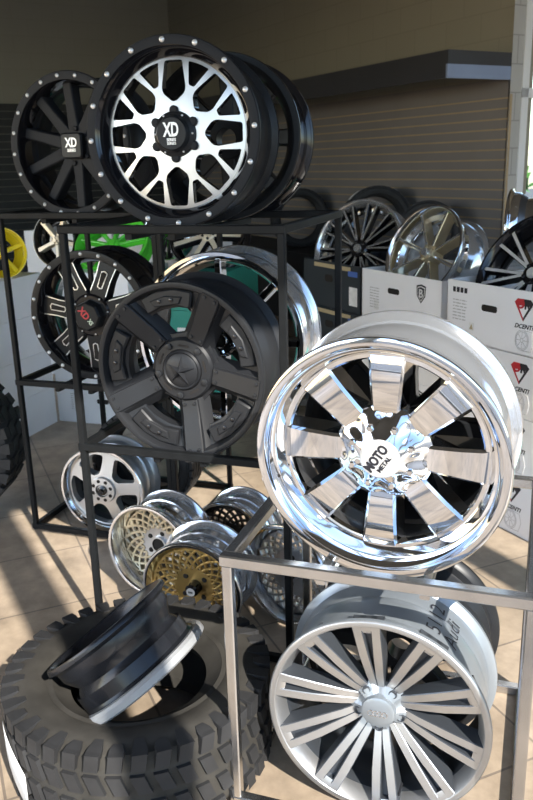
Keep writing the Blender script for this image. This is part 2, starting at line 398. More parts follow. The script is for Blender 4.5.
# nearer wall with the window, at right angles to the slat wall
wb = MB(); slab(wb, UN, UN + 0.2, VS + 0.10, 4.895, 0, ZC); slab(wb, UN, UN + 0.2, 6.6, V1, 0, ZC)
slab(wb, UN, UN + 0.2, 4.895, 6.6, 0, 0.5); slab(wb, UN, UN + 0.2, 4.895, 6.6, 3.5, ZC); slab(wb, UN - 0.003, UN + 0.0, VS - 0.015, 4.895, 0, ZC)
struct('wall_right', wb, 'block_pale')
wf = MB()
for b in (4.93, 6.57): slab(wf, UN - 0.01, UN + 0.08, b - 0.035, b + 0.035, 0.5, 3.5)
for z0 in (0.53, 2.03, 3.47): slab(wf, UN - 0.01, UN + 0.08, 4.895, 6.6, z0 - 0.035, z0 + 0.035)
w1 = struct('window_1', wf, 'frame_white')
slab(MB(), UN + 0.03, UN + 0.036, 4.96, 6.54, 0.56, 3.44).build('pane', 'window_glass', w1)
# side walls nobody sees directly
struct('wall_far', slab(MB(), UW, UN, V1, V1 + 0.2, 0, ZC), 'block_tan')
ws = MB(); slab(ws, UW, -0.9, V0 - 0.2, V0, 0, ZC); slab(ws, 6.6, UF, V0 - 0.2, V0, 0, ZC); slab(ws, -0.9, 6.6, V0 - 0.2, V0, 0, 0.3); slab(ws, -0.9, 6.6, V0 - 0.2, V0, 3.3, ZC)
struct('wall_side', ws, 'block_cream')
w3 = MB()
for a in (-0.87, 0.6, 2.1, 3.6, 5.1, 6.57): slab(w3, a - 0.03, a + 0.03, V0 - 0.12, V0 - 0.04, 0.3, 3.3)
for z0 in (0.33, 3.27): slab(w3, -0.9, 6.6, V0 - 0.12, V0 - 0.04, z0 - 0.03, z0 + 0.03)
struct('added_side_window', w3, 'frame_white')  # unseen side window, added to brighten the slat wall and left side
# shop front behind the camera
sf = MB(); slab(sf, UW - 0.12, UW, V0, V1, 3.64, ZC); slab(sf, UW - 0.12, UW, V0, V1, 0, 0.12)
struct('wall_front', sf, 'block_pale')
fm = MB()
k = 0.50 - 3 * 1.65
while k < V1:
    slab(fm, UW - 0.1, UW, max(k - 0.085, V0), k + 0.085, 0.12, 3.64); k += 1.65
slab(fm, UW - 0.1, UW - 0.02, V0, V1, 3.60, 3.64)
w2 = struct('window_2', fm, 'frame_white')
struct('ground', slab(MB(), -40, UW - 0.12, -40, 40, -0.12, -0.02), 'pavement')
struct('yard', slab(MB(), UN + 0.2, 30, VS + 0.3, 40, -0.12, -0.02), 'pavement')
# valance over the slat wall
vt = thing('wall_valance', 'long dark valance shelf above the slat wall, its end panel coloured as if lit blue', 'shelf', Matrix.Identity(4))
slab(MB(), UN + 0.02, UF - 0.05, 4.153, 4.17, 2.12, 2.31).build('front_board', 'fascia_dark', vt)
slab(MB(), UN + 0.02, UF - 0.05, 4.17, VS - 0.015, 2.27, 2.30).build('top_board', 'fascia_dark', vt)
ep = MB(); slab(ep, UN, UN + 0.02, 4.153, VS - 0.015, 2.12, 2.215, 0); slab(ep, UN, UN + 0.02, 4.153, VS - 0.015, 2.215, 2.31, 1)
tag(ep.build('end_panel', ['fascia_lit_blue', 'fascia_dark'], vt), 'end panel with pale blue window light painted on its lower band')
# bush seen through the window
bm_ = MB(); rr = random.Random(3)
for i in range(900):
    c = UV(9.2 + rr.uniform(-1, 1), 7.6 + rr.uniform(-1.6, 1.6), 0.05 + 1.75 * rr.random() ** 0.8)
    n = Vector((rr.gauss(0, 1), rr.gauss(0, 1), rr.gauss(0, 1))).normalized(); a = n.orthogonal().normalized() * 0.14; b = n.cross(a) * 0.6
    bm_.add([c - a, c - b, c + a, c + b], [(0, 1, 2, 3)])
tag(bm_.build('shrub', 'leaf', sharp=180), 'green shrub growing outside the window at the right edge', 'shrub')

# ================================================================== RACKS
def rack(label, ox, oy, W, D, levels, m, cradles, base_sides=True, group=None, q=0.025, pq=0.022):
    t = thing('display_rack', label, 'rack', Matrix.Translation((ox, oy, 0)), group); top = levels[-1]
    for x in (0, W):
        for y in (0, D): MB().bar((x, y, 0), (x, y, top - q / 2), pq).build('post', m, t)
    for i, z in enumerate(levels):
        for y in (0, D): MB().bar((-q / 2, y, z), (W + q / 2, y, z), q).build('rail', m, t)
        for x in (0, W):
            if i or base_sides: MB().bar((x, q / 2, z), (x, D - q / 2, z), q).build('side_rail', m, t)
        for x in cradles[i]:
            MB().bar((x, 0.0, z - 0.02), (x, D, z - 0.02), 0.022 if i else 0.02).build('cradle_bar', m, t)
    return t
r1x, r1y = -1.381, 2.128; r2x, r2y = -2.091, 2.778; r3x, r3y = -0.640, 1.530
rack('tall black steel display rack in the middle holding matte black five-spoke wheel', r1x, r1y, 0.696, 0.651, [0.015, 0.688, 1.385], 'rack_black',
     [[], [0.344 - 0.08, 0.344 + 0.08], [0.291 - 0.07, 0.291 + 0.07]], base_sides=False)
rack('tall black steel display rack at the left with red-capped black wheel on it', r2x, r2y, 0.69, 0.651, [0.015, 0.688, 1.385], 'rack_black',
     [[], [0.266 - 0.08, 0.266 + 0.08], [0.275 - 0.07, 0.275 + 0.07]])
rack('low bright steel display rack in front under the big chrome wheel', r3x, r3y, 0.670, 0.651, [0.015, 0.688], 'rack_steel',
     [[], [0.336 - 0.115, 0.336 + 0.115]], q=0.029, pq=0.025)

# ================================================================== WHEEL KINDS
def grenade(label, C, yaw, el, R=0.28, W=0.24):
    w = Wheel(label, C, yaw, el, R, name='truck_wheel'); rf = 0.805 * R; fd = 0.050
    lip = [(R - 0.003, 0.0), (R - 0.012, -0.001), (R * 0.895, 0.0), (R * 0.875, 0.006), (R * 0.84, 0.022), (R * 0.80, 0.046)]
    rim(w, W, lip, rf, fd, ['satin_black', 'gloss_black', 'matte_black', 'matte_black'], nlip_split=3)
    prof = [(0.02, 0.040), (R * 0.30, 0.040), (R * 0.42, 0.042), (R * 0.60, 0.045), (R * 0.74, 0.048), (rf + 0.004, 0.052), (rf + 0.004, 0.072), (R * 0.55, 0.072), (R * 0.3, 0.085), (0.02, 0.085)]
    wins = []
    for i in range(8):
        a = PI / 2 + TAU * i / 8
        L = [(0.962, -0.130), (0.60, -0.178), (0.52, -0.155), (0.42, -0.03), (0.42, 0.03), (0.52, 0.155), (0.60, 0.178), (0.962, 0.130)]
        wins.append(turn(rounded([(x * rf, y * rf) for x, y in L], 0.008, 3), a))
        b = a + TAU / 16; e = 0.168
        T = [pol(0.955, e), pol(0.955, 0.05), pol(0.955, -0.05), pol(0.955, -e), (0.650, -0.042), (0.650, 0.042)]
        wins.append(turn(rounded([(x * rf, y * rf) for x, y in T], 0.006, 3), b))
    fc = w.put('spoke_face', cut_disc(prof, wins, 0.012, 0.12, 0.88, ['machined', 'gloss_black']), None)
    fc['label'] = 'brushed silver face cut through with eight long windows'
    cap = w.put('center_cap', MB().lathe([(0.0, 0.005), (R * 0.165, 0.005), (R * 0.178, 0.009), (R * 0.195, 0.022), (R * 0.235, 0.028), (R * 0.25, 0.044), (0.0, 0.05)], 48, closed=False), 'satin_black')
    lg = MB(); add_text(lg, 'XD', 0.056, 0.0, 0.0095, 0.0045, sx=0.60, bold=0.0016); add_text(lg, 'SERIES', 0.0125, 0.0, -0.0185, 0.0045, sx=0.86, bold=0.0003)
    add_text(lg, 'SERIES', 0.0105, 0.0, -0.0290, 0.0045, sx=1.02, bold=0.0002)
    tag(w.put('logo', lg, 'logo_silver', cap), 'silver lettering on the black cap')
    w.repeat('lug_nut', MB().lathe([(0, 0.008), (0.011, 0.008), (0.014, 0.012), (0.014, 0.03), (0, 0.03)], 12, closed=False), 'matte_black', ring_spots(R * 0.25, 0.020, 6, PI / 2))
    w.repeat('cap_screw', rivet_mb(0.0035, 0.003), 'rivet', ring_spots(R * 0.216, 0.0255, 6, 0))
    w.repeat('rivet', rivet_mb(0.0088, 0.007), 'rivet', ring_spots(R * 0.945, -0.001, 16, math.radians(93)))
    return w
def plain_black(label, C, yaw, el, R=0.27, W=0.2, lipmat='gloss_black', N=8, group=None):
    w = Wheel(label, C, yaw, el, R, name='truck_wheel', group=group)
    rim(w, W, [(R - 0.003, 0), (R - 0.02, 0), (R * 0.88, 0.01)], R * 0.80, 0.05, [lipmat, 'satin_black', 'matte_black'])
    for i in range(N):
        w.put('spoke', MB().spoke(TAU * i / N, [(R * 0.2, 0.028, 0.03, 0.05, 0.09), (R * 0.55, 0.022, 0.026, 0.055, 0.085), (R * 0.83, 0.026, 0.03, 0.05, 0.075)]), 'satin_black')
    w.put('hub', MB().lathe([(0.035, 0.045), (R * 0.24, 0.045), (R * 0.27, 0.06), (R * 0.27, 0.1), (0.035, 0.1)], 40), 'satin_black')
    return w
def ten_spoke(label, C, yaw, el, R=0.28, W=0.25):
    w = Wheel(label, C, yaw, el, R, name='truck_wheel')
    rim(w, W, [(R - 0.003, 0), (R - 0.012, -0.001), (R * 0.88, 0.0), (R * 0.865, 0.008), (R * 0.84, 0.05)], R * 0.83, 0.075, ['satin_black', 'gloss_black', 'matte_black', 'matte_black'], nlip_split=3)
    for i in range(10):
        a = math.radians(94 + 36 * i)
        w.put('spoke', MB().spoke(a, [(R * 0.16, 0.026, 0.030, 0.052, 0.10), (R * 0.34, 0.024, 0.030, 0.050, 0.10), (R * 0.6, 0.021, 0.026, 0.046, 0.09), (R * 0.86, 0.021, 0.026, 0.040, 0.09)], 0.005), 'matte_black')
    w.put('hub', MB().lathe([(0.01, 0.054), (R * 0.27, 0.054), (R * 0.30, 0.058), (R * 0.30, 0.10), (0.01, 0.10)], 48), 'matte_black')
    cap = w.put('center_cap', MB().prism(rounded([(-0.05, -0.05), (0.05, -0.05), (0.05, 0.05), (-0.05, 0.05)], 0.02), 0.020, 0.06, 0.006), 'satin_black')
    lg = MB(); add_text(lg, 'XD', 0.050, 0.002, 0.010, 0.0195, sx=0.75, bold=0.001); add_text(lg, 'SERIES', 0.016, 0.002, -0.0185, 0.0195, sx=0.9, bold=0.0004)
    tag(w.put('logo', lg, 'logo_silver', cap), 'silver lettering on the black cap')
    w.repeat('lug_nut', nut_mb(0.011, 0.012), 'matte_black', ring_spots(R * 0.24, 0.054, 6, 0.4))
    w.repeat('rivet', rivet_mb(0.0082, 0.006), 'rivet', ring_spots(R * 0.94, -0.001, 20, 0.1))
    return w
def milled_seven(label, C, yaw, el, R=0.28, W=0.25):
    w = Wheel(label, C, yaw, el, R, name='truck_wheel')
    rim(w, W, [(R - 0.003, 0), (R - 0.012, -0.001), (R * 0.89, 0.0), (R * 0.875, 0.006), (R * 0.83, 0.05)], R * 0.80, 0.07, ['gloss_black', 'gloss_black', 'gloss_black', 'satin_black'], nlip_split=3)
    N = 7
    for i in range(N):
        a = math.radians(119 + 360 / N * i)
        sp = w.put('spoke', MB().spoke(a, [(R * 0.18, 0.042, 0.05, 0.03, 0.085), (R * 0.36, 0.038, 0.046, 0.028, 0.085), (R * 0.60, 0.036, 0.042, 0.034, 0.085), (R * 0.86, 0.042, 0.048, 0.040, 0.09)], 0.005), 'satin_black')
        ml = MB(); c, q = math.cos(a), math.sin(a)
        P = lambda r, t, d: (r * c - t * q, d, r * q + t * c)
        loop = [P(R * 0.46, -0.010, 0.029), P(R * 0.70, -0.013, 0.034), P(R * 0.72, 0.0, 0.034), P(R * 0.70, 0.013, 0.034), P(R * 0.46, 0.010, 0.029), P(R * 0.445, 0.0, 0.029)]
        ml.tube(loop, 0.0026, 6, closed=True)
        for sg in (-1, 1): ml.tube([P(R * 0.36, sg * 0.037, 0.031), P(R * 0.60, sg * 0.035, 0.037), P(R * 0.83, sg * 0.040, 0.042)], 0.0026, 6)
        tag(w.put('milled_edge', ml, 'milled', sp), 'bright milled edge lines')
        w.put('pocket', MB().prism([(x * c - t * q, x * q + t * c) for x, t in ((R * 0.47, -0.008), (R * 0.69, -0.011), (R * 0.69, 0.011), (R * 0.47, 0.008))], 0.026, 0.034), 'hole', sp)
    w.put('hub', MB().lathe([(0.01, 0.022), (R * 0.30, 0.022), (R * 0.34, 0.03), (R * 0.36, 0.05), (R * 0.36, 0.09), (0.01, 0.09)], 48), 'gloss_black')
    cap = w.put('center_cap', MB().lathe([(0, -0.02), (R * 0.20, -0.02), (R * 0.225, -0.012), (R * 0.25, 0.026), (0, 0.03)], 8, closed=False), 'satin_black', sharp=25)
    lg = MB(); an = math.radians(-52)
    ca, sa = math.cos(an), math.sin(an)
    add_text(lg, 'XD', 0.042, -0.016 * ca, -0.016 * sa, -0.0205, rot=an, sx=0.9, bold=0.001, m=0)
    add_text(lg, 'XS', 0.026, 0.030 * ca, 0.030 * sa, -0.0205, rot=an, sx=0.8, bold=0.0006, m=1)
    tag(w.put('logo', lg, ['logo_red', 'logo_pale'], cap), 'red and pale lettering set aslant on the cap')
    w.repeat('cap_screw', rivet_mb(0.004, 0.004), 'rivet', ring_spots(R * 0.30, 0.022, 8, 0.2))
    w.repeat('rivet', rivet_mb(0.0082, 0.006), 'rivet', ring_spots(R * 0.945, -0.001, 20, 0.05))
    return w
def star_five(label, C, yaw, el, R=0.28, W=0.235):
    w = Wheel(label, C, yaw, el, R, name='truck_wheel')
    rim(w, W, [(R - 0.003, 0), (R - 0.010, -0.001), (R * 0.935, 0.001), (R * 0.915, 0.012)], R * 0.90, 0.03, ['gunmetal_black', 'gunmetal_black', 'gunmetal_black'])
    N = 5; a0 = math.radians(63)
    wins = []
    for i in range(N):
        b = a0 + TAU * (i + 0.5) / N
        T = [pol(0.41, 0.30), pol(0.70, 0.40), pol(0.70, 0.14), pol(0.70, -0.14), pol(0.70, -0.40), pol(0.41, -0.30)]
        wins.append(turn(rounded([(x * R, y * R) for x, y in T], 0.014, 3), b))
    prof = [(0.02, 0.055), (R * 0.36, 0.055), (R * 0.48, 0.058), (R * 0.68, 0.046), (R * 0.90, 0.028), (R * 0.915, 0.030), (R * 0.915, 0.06), (R * 0.6, 0.085), (R * 0.36, 0.095), (0.02, 0.095)]
    w.put('dish', cut_disc(prof, wins, -0.05, 0.15, 0.94, ['gunmetal_black', 'gunmetal_black'], name='dish'), None)
    for i in range(N):
        a = a0 + TAU * i / N
        w.put('spoke', MB().spoke(a, [(R * 0.30, 0.038, 0.056, 0.046, 0.075), (R * 0.55, 0.040, 0.056, 0.036, 0.07), (R * 0.78, 0.044, 0.058, 0.022, 0.05), (R * 0.93, 0.046, 0.056, 0.010, 0.04)], 0.010), 'gunmetal_black')
        pl = w.put('spoke_plate', MB().spoke(a, [(R * 0.36, 0.027, 0.029, 0.034, 0.05), (R * 0.56, 0.029, 0.031, 0.026, 0.045), (R * 0.60, 0.029, 0.031, 0.021, 0.045), (R * 0.84, 0.031, 0.033, 0.006, 0.03), (R * 0.95, 0.031, 0.033, -0.003, 0.02)], 0.003), 'gunmetal_black')
        c, q = math.cos(a), math.sin(a)
        w.repeat('plate_bolt', nut_mb(0.006, 0.005), 'gunmetal_black', [(r * c - t * q, d, r * q + t * c) for r, d in ((R * 0.91, 0.001), (R * 0.40, 0.033)) for t in (-0.017, 0.017)], pl)
        b = a + PI / N
        pod = w.put('pod', MB().prism(rounded(turn([(x * R, y * R) for x, y in (pol(0.71, 0.37), pol(0.90, 0.36), pol(0.915, 0.12), pol(0.915, -0.12), pol(0.90, -0.36), pol(0.71, -0.37), pol(0.73, -0.1), pol(0.73, 0.1))], b), 0.006, 2), 0.018, 0.05, 0.005), 'gunmetal_black')
        w.put('pod_panel', MB().prism(turn([(x * R, y * R) for x, y in (pol(0.75, 0.2), pol(0.83, 0.24), pol(0.845, 0.0), pol(0.83, -0.24), pol(0.75, -0.2))], b), 0.012, 0.03, 0.003), 'gunmetal_black', pod)
        w.repeat('pod_bolt', nut_mb(0.0065, 0.005), 'gloss_black', [(*[pol(R * 0.795, b + e)[0]], 0.012, pol(R * 0.795, b + e)[1]) for e in (-0.09, 0.09)], pod)
    hub = w.put('hub_ring', MB().lathe([(R * 0.235, 0.031), (R * 0.335, 0.033), (R * 0.36, 0.041), (R * 0.36, 0.075), (R * 0.235, 0.075)], 60), 'gunmetal_black')
    for i in range(10):
        a = TAU * i / 10 + 0.2
        if i % 2: w.repeat('lug_nut', nut_mb(0.011, 0.006), 'gunmetal_black', [(R * 0.295 * math.cos(a), 0.031, R * 0.295 * math.sin(a))], hub)
        else:
            w.put('slot', MB().prism(turn(rounded([(R * 0.265, -0.018), (R * 0.285, -0.018), (R * 0.285, 0.018), (R * 0.265, 0.018)], 0.002, 2), a), 0.030, 0.045), 'hole', hub)
    cap = w.put('center_cap', MB().lathe([(0, 0.015), (R * 0.10, 0.016), (R * 0.175, 0.021), (R * 0.195, 0.025), (R * 0.21, 0.021), (R * 0.228, 0.027), (R * 0.235, 0.055), (0, 0.055)], 60, closed=False), 'gunmetal_black')
    st = MB(); vs_ = [(0, -0.002, 0)]
    for i in range(10):
        r = R * (0.175 if i % 2 == 0 else 0.062); a = math.radians(84 + 36 * i); vs_.append((r * math.cos(a), 0.019, r * math.sin(a)))
    st.add(vs_, [(0, 1 + (i + 1) % 10, 1 + i) for i in range(10)])
    tag(w.put('star', st, 'gunmetal_black', cap, sharp=5), 'raised faceted five-point star')
    return w
def chrome_eight(label, C, yaw, el, R=0.28, W=0.24):
    w = Wheel(label, C, yaw, el, R, name='truck_wheel')
    lip = [(R - 0.003, 0), (R - 0.008, -0.002), (R - 0.020, -0.001), (R - 0.023, 0.004), (R * 0.895, 0.018), (R * 0.885, 0.020), (R * 0.865, 0.022), (R * 0.855, 0.027), (R * 0.825, 0.050)]
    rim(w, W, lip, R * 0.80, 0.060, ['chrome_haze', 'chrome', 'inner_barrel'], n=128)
    ring = MB().lathe([(R * 0.775, 0.058), (R * 0.79, 0.052), (R * 0.83, 0.052), (R * 0.83, 0.075), (R * 0.775, 0.075)], 96)
    w.put('face_ring', ring, 'chrome')
    for i in range(8):
        a = math.radians(88 + 45 * i)
        w.put('spoke', MB().spoke(a, [(R * 0.26, 0.031, 0.040, 0.062, 0.10), (R * 0.37, 0.0315, 0.041, 0.054, 0.10), (R * 0.41, 0.032, 0.042, 0.052, 0.10), (R * 0.60, 0.036, 0.047, 0.048, 0.095), (R * 0.76, 0.040, 0.050, 0.048, 0.09), (R * 0.81, 0.043, 0.052, 0.053, 0.09)], 0.006), 'chrome', sharp=20)
    # scalloped hub: eight smooth flutes between the lug seats
    hb = MB(); n = 128; rows = []
    keys = [(0.160, -0.012, 0.0), (0.21, -0.005, 0.5), (0.26, 0.003, 1.0), (0.31, 0.012, 1.0), (0.36, 0.021, 0.4), (0.39, 0.028, 0.0)]
    for q in range(31):
        t = q / 30 * (len(keys) - 1); k = min(int(t), len(keys) - 2); f = t - k
        P = [keys[max(0, min(len(keys) - 1, k + e))] for e in (-1, 0, 1, 2)]
        cr = lambda c: 0.5 * ((2 * P[1][c]) + (P[2][c] - P[0][c]) * f + (2 * P[0][c] - 5 * P[1][c] + 4 * P[2][c] - P[3][c]) * f * f + (3 * P[1][c] - P[0][c] - 3 * P[2][c] + P[3][c]) * f ** 3)
        r0, d, am = R * cr(0), cr(1), max(0, cr(2))
        rows.append([(r0 * math.cos(TAU * j / n), d + 0.008 * am * (0.5 + 0.5 * math.cos(8 * TAU * j / n - math.radians(8 * 88))) + 0.034, r0 * math.sin(TAU * j / n)) for j in range(n)])
    rows.append([(R * 0.395 * math.cos(TAU * j / n), 0.07, R * 0.395 * math.sin(TAU * j / n)) for j in range(n)]); rows.append([(x, 0.11, z) for x, d, z in rows[-1]])
    for a, b in zip(rows, rows[1:]): hb.add(a + b, [(j, (j + 1) % n, n + (j + 1) % n, n + j) for j in range(n)])
    w.put('hub', hb, 'chrome', sharp=75)
    cap = w.put('center_cap', MB().lathe([(0, 0.013), (R * 0.135, 0.013), (R * 0.15, 0.016), (R * 0.165, 0.024), (R * 0.168, 0.06), (0, 0.06)], 60, closed=False), 'cap_white')
    lg = MB(); an = math.radians(56); ca, sa = math.cos(an), math.sin(an)
    add_text(lg, 'MOTO', 0.030, 0.007 * -sa, 0.007 * ca, 0.0125, rot=an, sx=0.78, bold=0.0014)
    add_text(lg, 'METAL', 0.0145, -0.014 * -sa, -0.014 * ca, 0.0125, rot=an, sx=1.0, bold=0.0005)
    tag(w.put('logo', lg, 'ink', cap), 'dark lettering set aslant on the cap')
    w.repeat('lug_nut', nut_mb(0.0085, 0.012), 'chrome', ring_spots(R * 0.25, 0.040, 8, math.radians(88 + 22.5)))
    w.repeat('bolt_hole', MB().lathe([(0, -0.0006), (0.0042, -0.0006), (0.0042, 0.002), (0, 0.002)], 12, closed=False), 'hole', [(pol(R * 0.875, math.radians(196))[0], 0.0205, pol(R * 0.875, math.radians(196))[1])])
    return w
def twin_ten(label, C, yaw, el, R=0.27, W=0.24):
    w = Wheel(label, C, yaw, el, R)
    lip = [(R - 0.003, 0.001), (R - 0.006, 0.0), (R - 0.016, 0.001), (R - 0.019, 0.004)]
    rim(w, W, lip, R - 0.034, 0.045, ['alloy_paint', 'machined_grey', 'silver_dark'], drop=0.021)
    for i in range(10):
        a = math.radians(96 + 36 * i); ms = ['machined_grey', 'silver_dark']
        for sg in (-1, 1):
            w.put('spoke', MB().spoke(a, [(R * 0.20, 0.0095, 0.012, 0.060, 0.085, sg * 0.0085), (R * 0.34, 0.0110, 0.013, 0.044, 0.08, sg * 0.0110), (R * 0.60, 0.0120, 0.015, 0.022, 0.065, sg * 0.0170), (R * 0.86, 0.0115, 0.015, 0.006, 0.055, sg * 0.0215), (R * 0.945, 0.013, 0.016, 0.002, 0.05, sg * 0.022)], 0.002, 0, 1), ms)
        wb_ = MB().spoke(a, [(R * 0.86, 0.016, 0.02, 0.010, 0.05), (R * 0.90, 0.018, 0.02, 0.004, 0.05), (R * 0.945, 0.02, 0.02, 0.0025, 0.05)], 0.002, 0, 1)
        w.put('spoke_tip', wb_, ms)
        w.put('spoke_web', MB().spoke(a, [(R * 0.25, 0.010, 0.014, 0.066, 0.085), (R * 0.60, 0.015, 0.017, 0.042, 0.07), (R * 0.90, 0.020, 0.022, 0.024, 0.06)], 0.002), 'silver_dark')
    hub = MB(); n = 60; rows = []
    for r0, d, am in ((R * 0.12, 0.040, 0), (R * 0.16, 0.046, 0.1), (R * 0.24, 0.056, 0.25), (R * 0.27, 0.060, 0.1), (R * 0.275, 0.09, 0)):
        rows.append([(r0 * math.cos(TAU * j / n), d + 0.05 * am * max(0, math.sin(5 * TAU * j / n)), r0 * math.sin(TAU * j / n)) for j in range(n)])
    for a, b in zip(rows, rows[1:]): hub.add(a + b, [(j, (j + 1) % n, n + (j + 1) % n, n + j) for j in range(n)])
    w.put('hub', hub, 'alloy_paint')
    cap = w.put('center_cap', MB().lathe([(0, 0.028), (R * 0.12, 0.029), (R * 0.150, 0.033), (R * 0.155, 0.052), (0, 0.052)], 48, closed=False), 'alloy_paint')
    lg = MB()
    for k in range(4):
        lg.tube([(-0.0165 + 0.011 * k + 0.0072 * math.cos(TAU * j / 20), 0.0275, 0.0072 * math.sin(TAU * j / 20)) for j in range(20)], 0.0011, 6, closed=True)
    w.put('emblem', lg, 'polished', cap)
    w.repeat('lug_hole', MB().lathe([(0, 0.004), (0.008, 0.004), (0.0085, 0.0), (0.0105, 0.0), (0.011, 0.02), (0, 0.02)], 14, closed=False), 'silver_dark', ring_spots(R * 0.205, 0.049, 5, math.radians(36 + 18)))
    # marker writing on the outside of the barrel, reading from the front edge to the back
    wr = MB()
    for s, a_, size, d0 in (('5112', 61, 0.058, 0.135), ('Audi', 49.5, 0.056, 0.125)):
        vs_, fs = text_mesh(s, size, 0.0, sx=1.0, bold=-0.0004)
        Rb = R - 0.021 + 0.0012
        out = []
        for x, y, e in vs_:
            an = math.radians(a_) + y / Rb; out.append((Rb * math.cos(an), d0 + x, Rb * math.sin(an)))
        wr.add(out, fs)
    tag(w.put('marker_writing', wr, 'ink'), 'dark handwritten note on the silver barrel')
    w.repeat('valve_stem', MB().lathe([(0, -0.02), (0.003, -0.02), (0.004, 0.0), (0.005, 0.02), (0, 0.02)], 10, closed=False), 'matte_black', [(pol(R * 0.82, math.radians(285))[0], 0.035, pol(R * 0.82, math.radians(285))[1])])
    return w
def silver_five(label, C, yaw, el, R=0.2, W=0.19, spin=20):
    w = Wheel(label, C, yaw, el, R)
    rim(w, W, [(R - 0.003, 0), (R - 0.012, 0), (R * 0.90, 0.010), (R * 0.86, 0.022)], R * 0.84, 0.035, ['silver_paint', 'polished', 'silver_dark'], drop=0.03)
    wins = []
    for i in range(5):
        b = math.radians(spin) + TAU * (i + 0.5) / 5
        T = [pol(0.36, 0.25), pol(0.55, 0.40), pol(0.80, 0.47), pol(0.84, 0.2), pol(0.84, -0.2), pol(0.80, -0.47), pol(0.55, -0.40), pol(0.36, -0.25)]
        wins.append(turn(rounded([(x * R, y * R) for x, y in T], 0.016, 3), b))
    prof = [(0.02, 0.02), (R * 0.33, 0.02), (R * 0.5, 0.026), (R * 0.85, 0.030), (R * 0.86, 0.06), (R * 0.5, 0.065), (0.02, 0.07)]
    w.put('spoke_face', cut_disc(prof, wins, -0.05, 0.15, 0.88, ['machined', 'silver_paint']), None)
    w.put('hub', MB().lathe([(0.012, 0.012), (R * 0.13, 0.012), (R * 0.15, 0.004), (R * 0.29, 0.006), (R * 0.31, 0.022), (0.012, 0.022)], 40), 'machined')
    w.repeat('bolt_hole', MB().lathe([(0, 0.0), (0.0085, 0.0), (0.0085, 0.01), (0, 0.01)], 14, closed=False), 'hole', ring_spots(R * 0.22, 0.0045, 8, 0.3))
    w.repeat('center_cap', MB().lathe([(0, -0.012), (0.010, -0.012), (0.012, -0.008), (0.012, 0.0), (0.022, 0.004), (0.022, 0.02), (0, 0.02)], 20, closed=False), 'gloss_black', [(0, 0, 0)])
    return w
def mesh_wheel(label, C, yaw, el, R, W, face, hubm, capm, n=None, N=22, spin=0.0, dish=0.055, hub_r=0.40, badge=True, holes=4, lipmat='polished', bw=0.0075):
    w = Wheel(label, C, yaw, el, R, n=n)
    rf = R * 0.80
    rim(w, W, [(R - 0.003, 0), (R - 0.008, -0.001), (R - 0.014, 0.001), (R * 0.90, 0.010), (R * 0.86, dish * 0.75)], R * 0.83, dish, ['chrome_haze', lipmat, 'chrome_dull'], drop=0.035)
    lt = MB(); dz = lambda r: dish - 0.004 + 0.012 * (1 - r / rf)
    for i in range(N):
        for sg in (-1, 1):
            a = TAU * i / N; pts = []
            for k in range(7):
                t = k / 6; r = R * hub_r * 0.95 + (rf * 1.03 - R * hub_r * 0.95) * t; an = a + sg * (t - 0.5) * TAU / N * 2.0
                pts.append((r * math.cos(an), dz(r), r * math.sin(an)))
            for p, q in zip(pts, pts[1:]): lt.bar(p, q, bw, 0.012, ch=0.2, up=Vector((0, 1, 0)))
    lt.lathe([(rf * 0.985, dish - 0.008), (rf * 1.03, dish - 0.008), (rf * 1.03, dish + 0.02), (rf * 0.985, dish + 0.02)], 64)
    w.put('mesh_face', lt, face)
    hp = w.put('hub', MB().lathe([(0.012, dish + 0.004), (R * 0.20, dish + 0.004), (R * hub_r, dish - 0.002), (R * hub_r * 1.02, dish + 0.004), (R * hub_r, dish + 0.02), (0.012, dish + 0.03)], 48), hubm)
    w.repeat('bolt_hole', MB().lathe([(0, -0.001), (R * 0.045, -0.001), (R * 0.055, 0.002), (R * 0.055, 0.01), (0, 0.01)], 14, closed=False), 'hole', ring_spots(R * 0.27, dish, holes, spin), hp)
    w.repeat('ring_bolt', rivet_mb(0.003, 0.003), 'polished', ring_spots(R * (hub_r + 0.02), dish - 0.002, 20, 0), hp)
    if badge:
        cap = w.put('center_cap', MB().lathe([(0, dish - 0.035), (R * 0.10, dish - 0.035), (R * 0.13, dish - 0.028), (R * 0.15, dish + 0.01), (0, dish + 0.01)], 32, closed=False), capm)
        w.put('badge', MB().lathe([(0, dish - 0.0365), (R * 0.085, dish - 0.0365), (R * 0.085, dish - 0.03), (0, dish - 0.03)], 28, closed=False), 'paper', cap)
        lg = MB()
        for k in (-1, 0, 1): lg.box((k * R * 0.03, dish - 0.037, 0), (R * 0.02, 0.001, R * 0.035))
        w.put('emblem', lg, 'ink', cap)
    else:
        w.put('center_bore', MB().lathe([(0, dish - 0.001), (R * 0.13, dish - 0.001), (R * 0.15, dish - 0.006), (R * 0.18, dish - 0.006), (R * 0.19, dish + 0.01), (0, dish + 0.01)], 32, [0, 0, 1, 1, 1], closed=False), [capm, hubm])
    return w
